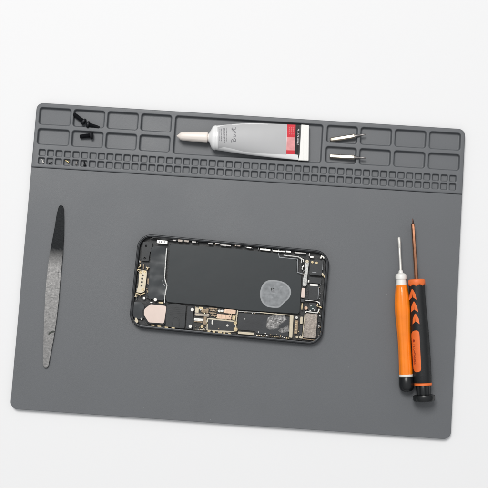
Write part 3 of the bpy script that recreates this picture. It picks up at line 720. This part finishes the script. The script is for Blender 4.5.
for pts, w, m in (([(316.6, 301.4), (319.2, 302.4), (320.0, 304.4)], 1.0, 'silver'), ([(318.0, 303.8), (316.8, 305.6), (318.6, 307.0)], .9, 'gold'), ([(319.6, 306.6), (321.6, 308.0)], 1.5, 'gold'), ([(302.4, 303.4), (301.8, 309.6)], 1.2, 'gold'),
                  ([(305, 300.6), (310, 300.2), (316.2, 301.4)], .45, 'greymetal'), ([(321.8, 273.4), (323.4, 275.4)], 2.2, 'cream'), ([(323.6, 275.6), (325.4, 278.0)], 1.2, 'gold'), ([(320.6, 258.6), (321.6, 256.2), (323.4, 256.8), (324.0, 258.6)], 1.5, 'silver'),
                  ([(310.2, 257.0), (313.6, 257.4)], 1.9, 'silver'), ([(302.0, 267.6), (303.8, 265.8)], 1.3, 'silver'), ([(301.9, 268.4), (302.6, 269.8)], .9, 'silver'), ([(320.0, 336.2), (320.6, 331.0)], .9, 'bronze'), ([(308.8, 280.2), (308.5, 282.4)], 1.5, 'white_metal')):
    strip('spring_contact', pts, w, ZF, ZF+3.8, M[m], phone, .15)
prism('flex_bar', [(305.6, 261.0), (309.0, 261.2), (306.9, 279.0), (306.6, 285.2), (305.4, 286.4), (303.6, 286.4), (302.6, 285.0), (302.8, 280.6), (304.8, 271)], ZF, ZF+4.0, M['greymetal'], phone, .25, r=.6)
screw(307.1, 261.4, 1.75, ZF+4.4, 'cream', phone); screw(304.4, 284.4, 1.1, ZF+4.3, 'silver', phone)
prism('flex_connector', rect(301.4, 288.0, 304.9, 297.6), ZF, ZF+4.0, M['blush'], phone, .25, r=.4)
prism('flex_connector', rect(300.8, 299.0, 304.2, 302.0), ZF, ZF+3.4, M['chip'], phone, .2, r=.4)
em = prism('earpiece_module', rect(309.8, 260.0, 322.2, 275.2), ZF, ZF+3.8, M['module'], phone, .35, r=.8)
for x, y in ((312.3, 262.1), (316.6, 262.8)): screw(x, y, 1.35, ZF+4.2, 'gold', em, 'contact_pad', ZF+3.4)
prism('printed_line', rect(312.2, 272.0, 316.4, 272.6), ZF+3.7, ZF+3.86, M['flexline'], em, .01)
prism('sensor_module', rect(309.0, 277.6, 321.4, 283.2), ZF, ZF+3.0, M['module'], phone, .3, r=.6)
prism('front_camera_module', rect(308.8, 286.0, 318.2, 300.0), ZF, ZF+3.3, M['module'], phone, .3, r=.8)
prism('white_bar', rect(309.8, 284.0, 317.8, 286.0), ZF, ZF+3.8, M['white_metal'], phone, .15, r=.3)
strip('module_edge', [(318.9, 287.4), (318.0, 299)], .6, ZF, ZF+3.6, M['flexline'], phone); strip('module_edge', [(322.9, 260.2), (322.3, 270)], .5, ZF, ZF+3.4, M['flexline'], phone)
strip('flex_trace', [(278.4, 253.2), (279.4, 257.4), (297.8, 259.0), (297.2, 272.2), (302.8, 273.8)], .75, ZF+2.8, ZF+3.95, M['flexline'], phone)
strip('flex_trace', [(283.6, 255.2), (298.4, 256.8), (301.6, 259.4), (301.2, 263)], .9, ZF+2.6, ZF+3.7, M['greymetal'], phone)
strip('flex_trace', [(299.6, 257.4), (303.6, 259.8), (303.4, 262.0)], .7, ZF+2.6, ZF+3.7, M['silver'], phone)
# clips along the upper long edge
for x, y, w, h, m in ((174.2, 240.5, 3.4, .9, 'dullclip'), (180.2, 240.7, 4.2, 2.2, 'taupe'), (186.6, 241.1, 4.2, 2.0, 'taupe'), (194.0, 242.0, 4.4, 1.3, 'dullclip'), (210.5, 243.7, 4.6, 1.2, 'dullclip'), (217.3, 243.0, 4.4, 1.5, 'dullclip'),
                      (225.6, 245.3, 10.4, 1.2, 'dullclip'), (238.2, 245.6, 6.0, 1.4, 'taupe'), (249.0, 247.6, 4.6, 1.1, 'silver'), (265.2, 249.6, 10.4, 1.5, 'silver'), (276.8, 251.0, 8.6, 1.2, 'silver'),
                      (283.2, 251.4, 4.4, 1.2, 'silver'), (288.6, 251.6, 4.6, 1.6, 'silver'), (300.4, 253.0, 11.4, 1.2, 'dullclip'), (309.4, 254.8, 1.2, 3.2, 'dullclip')):
    prism('edge_clip', rect(x-w/2, y-h/2, x+w/2, y+h/2), ZF, ZF+3.9, M[m], phone, .15, r=.35)
for x, y in ((177.0, 240.4), (183.4, 240.8), (240.6, 245.9), (197.6, 242.4), (236.6, 245.4)): screw(x, y, .75, ZF+4.1, 'black_print', phone, 'clip_hole')
strip('inner_rail', [(150.4, 238.2), (200, 241.1), (260, 246.6), (312, 252.0)], .7, ZF, ZR-1.2, M['interior'], phone)
strip('inner_rail', [(141, 327.2), (200, 332.8), (260, 338.2), (300, 341.8)], .6, ZF, ZR-1.4, M['flexline'], phone)
for x, y, w in ((178, 329.6, 4), (222, 333.8, 5), (246, 336.2, 6), (270, 338.6, 4), (283, 339.8, 5)): prism('grounding_clip', rect(x-w/2, y-.45, x+w/2, y+.45), ZF, ZF+2.6, M['bronze'], phone, .12, r=.3)

random.seed(44)
for _ in range(46):                              # little capacitors scattered over the crowded left half of the board
    x = random.uniform(195, 238); y = 306.8+(x-195)*.1+random.choice((random.uniform(.2, 11), random.uniform(19.5, 23)))
    w_, h_ = random.uniform(.5, 1.2), random.uniform(.4, .8)
    if random.random() < .4: w_, h_ = h_, w_
    prism('capacitor', rect(x-w_/2, y-h_/2, x+w_/2, y+h_/2), ZL-.1, ZL+random.uniform(.9, 2.2), M[random.choice(('bronze', 'pcb', 'chip', 'taupe', 'gold', 'pcb'))], board, .05)
for _ in range(26):                              # and round the dark chips
    x = random.uniform(239, 290); y = 312+(x-239)*.09+random.choice((random.uniform(-.6, .8), random.uniform(19, 22.5)))
    prism('capacitor', rect(x-.45, y-.3, x+.45, y+.3), ZL-.1, ZL+random.uniform(1.5, 1.9), M[random.choice(('bronze', 'taupe', 'greymetal', 'gold'))], board, .05)
for a_, b_ in (((226.5, 309.6), (226.1, 313.2)), ((230.2, 309.9), (229.8, 313.5)), ((221.2, 314.3), (220.9, 318.6)), ((225.6, 314.7), (225.3, 319.1)), ((229.2, 315.0), (228.9, 319.3))):
    strip('shield_seam', [a_, b_], .3, ZL+1.8, ZL+2.03, M['bronze'], board, .01)
random.seed(33)
def clutter(pts, n, wmax, mats, dx=1.2, dy=.8, name='small_component'):
    for _ in range(n):
        k = random.randrange(len(pts)-1); f = random.random(); x = pts[k][0]*(1-f)+pts[k+1][0]*f+random.uniform(-dx, dx); y = pts[k][1]*(1-f)+pts[k+1][1]*f+random.uniform(-dy, dy)
        w_, h_ = random.uniform(.6, wmax), random.uniform(.5, 1.1)
        if random.random() < .4: w_, h_ = h_, w_
        prism(name, rect(x-w_/2, y-h_/2, x+w_/2, y+h_/2), ZF, ZF+random.uniform(1.2, 2.9), M[random.choice(mats)], phone, .07)
dull = ('bronze', 'module', 'chip', 'greymetal', 'taupe', 'gold', 'flexline')
clutter([(139.5, 262), (136.5, 300)], 16, 2.0, dull, .9, 2)
clutter([(148.5, 262), (147, 298)], 10, 2.2, dull, .8, 2)
clutter([(303.5, 256), (303, 300)], 12, 1.8, dull, 1.4, 2)
clutter([(320.5, 284), (319.0, 335)], 16, 1.8, dull, 1.0, 2)
clutter([(176, 240.6), (300, 252.4)], 26, 3.4, ('greymetal', 'module', 'chip', 'flexline', 'bronze'), 1, .5)
clutter([(300, 318), (299, 338)], 8, 1.6, dull, 1.6, 1)
# ------------------------------------------------------------------ light: a broad soft lamp high at the upper left, pale surroundings
w = bpy.data.worlds.new('World'); C.world = w; w.use_nodes = True
bg = w.node_tree.nodes['Background']; bg.inputs['Strength'].default_value = .70
wt = w.node_tree; tcw = wt.nodes.new('ShaderNodeTexCoord'); sx = wt.nodes.new('ShaderNodeSeparateXYZ'); rw = wt.nodes.new('ShaderNodeValToRGB')
wt.links.new(tcw.outputs['Generated'], sx.inputs['Vector']); wt.links.new(sx.outputs['Z'], rw.inputs['Fac']); wt.links.new(rw.outputs['Color'], bg.inputs['Color'])
rw.color_ramp.elements[0].position = .0; rw.color_ramp.elements[0].color = (.10, .105, .11, 1)      # a dim room below a pale ceiling
rw.color_ramp.elements[1].position = .85; rw.color_ramp.elements[1].color = (.97, .985, 1, 1)
def lamp(name, loc, target, size, power):
    ld = bpy.data.lights.new(name, 'AREA'); ld.shape = 'SQUARE'; ld.size = size; ld.energy = power; ld.color = (1, .985, .965)
    o = bpy.data.objects.new(name, ld); COL.objects.link(o); o.location = loc
    o.rotation_euler = (Vector(target)-Vector(loc)).to_track_quat('-Z', 'Y').to_euler()
    return o
lamp('softbox', (-.50, 1.22, 2.6), (0, 0, 0), 1.05, 58)

C.view_settings.view_transform = 'Standard'; C.view_settings.look = 'None'
C.view_settings.exposure = 0; C.view_settings.gamma = 1; C.view_settings.use_curve_mapping = False
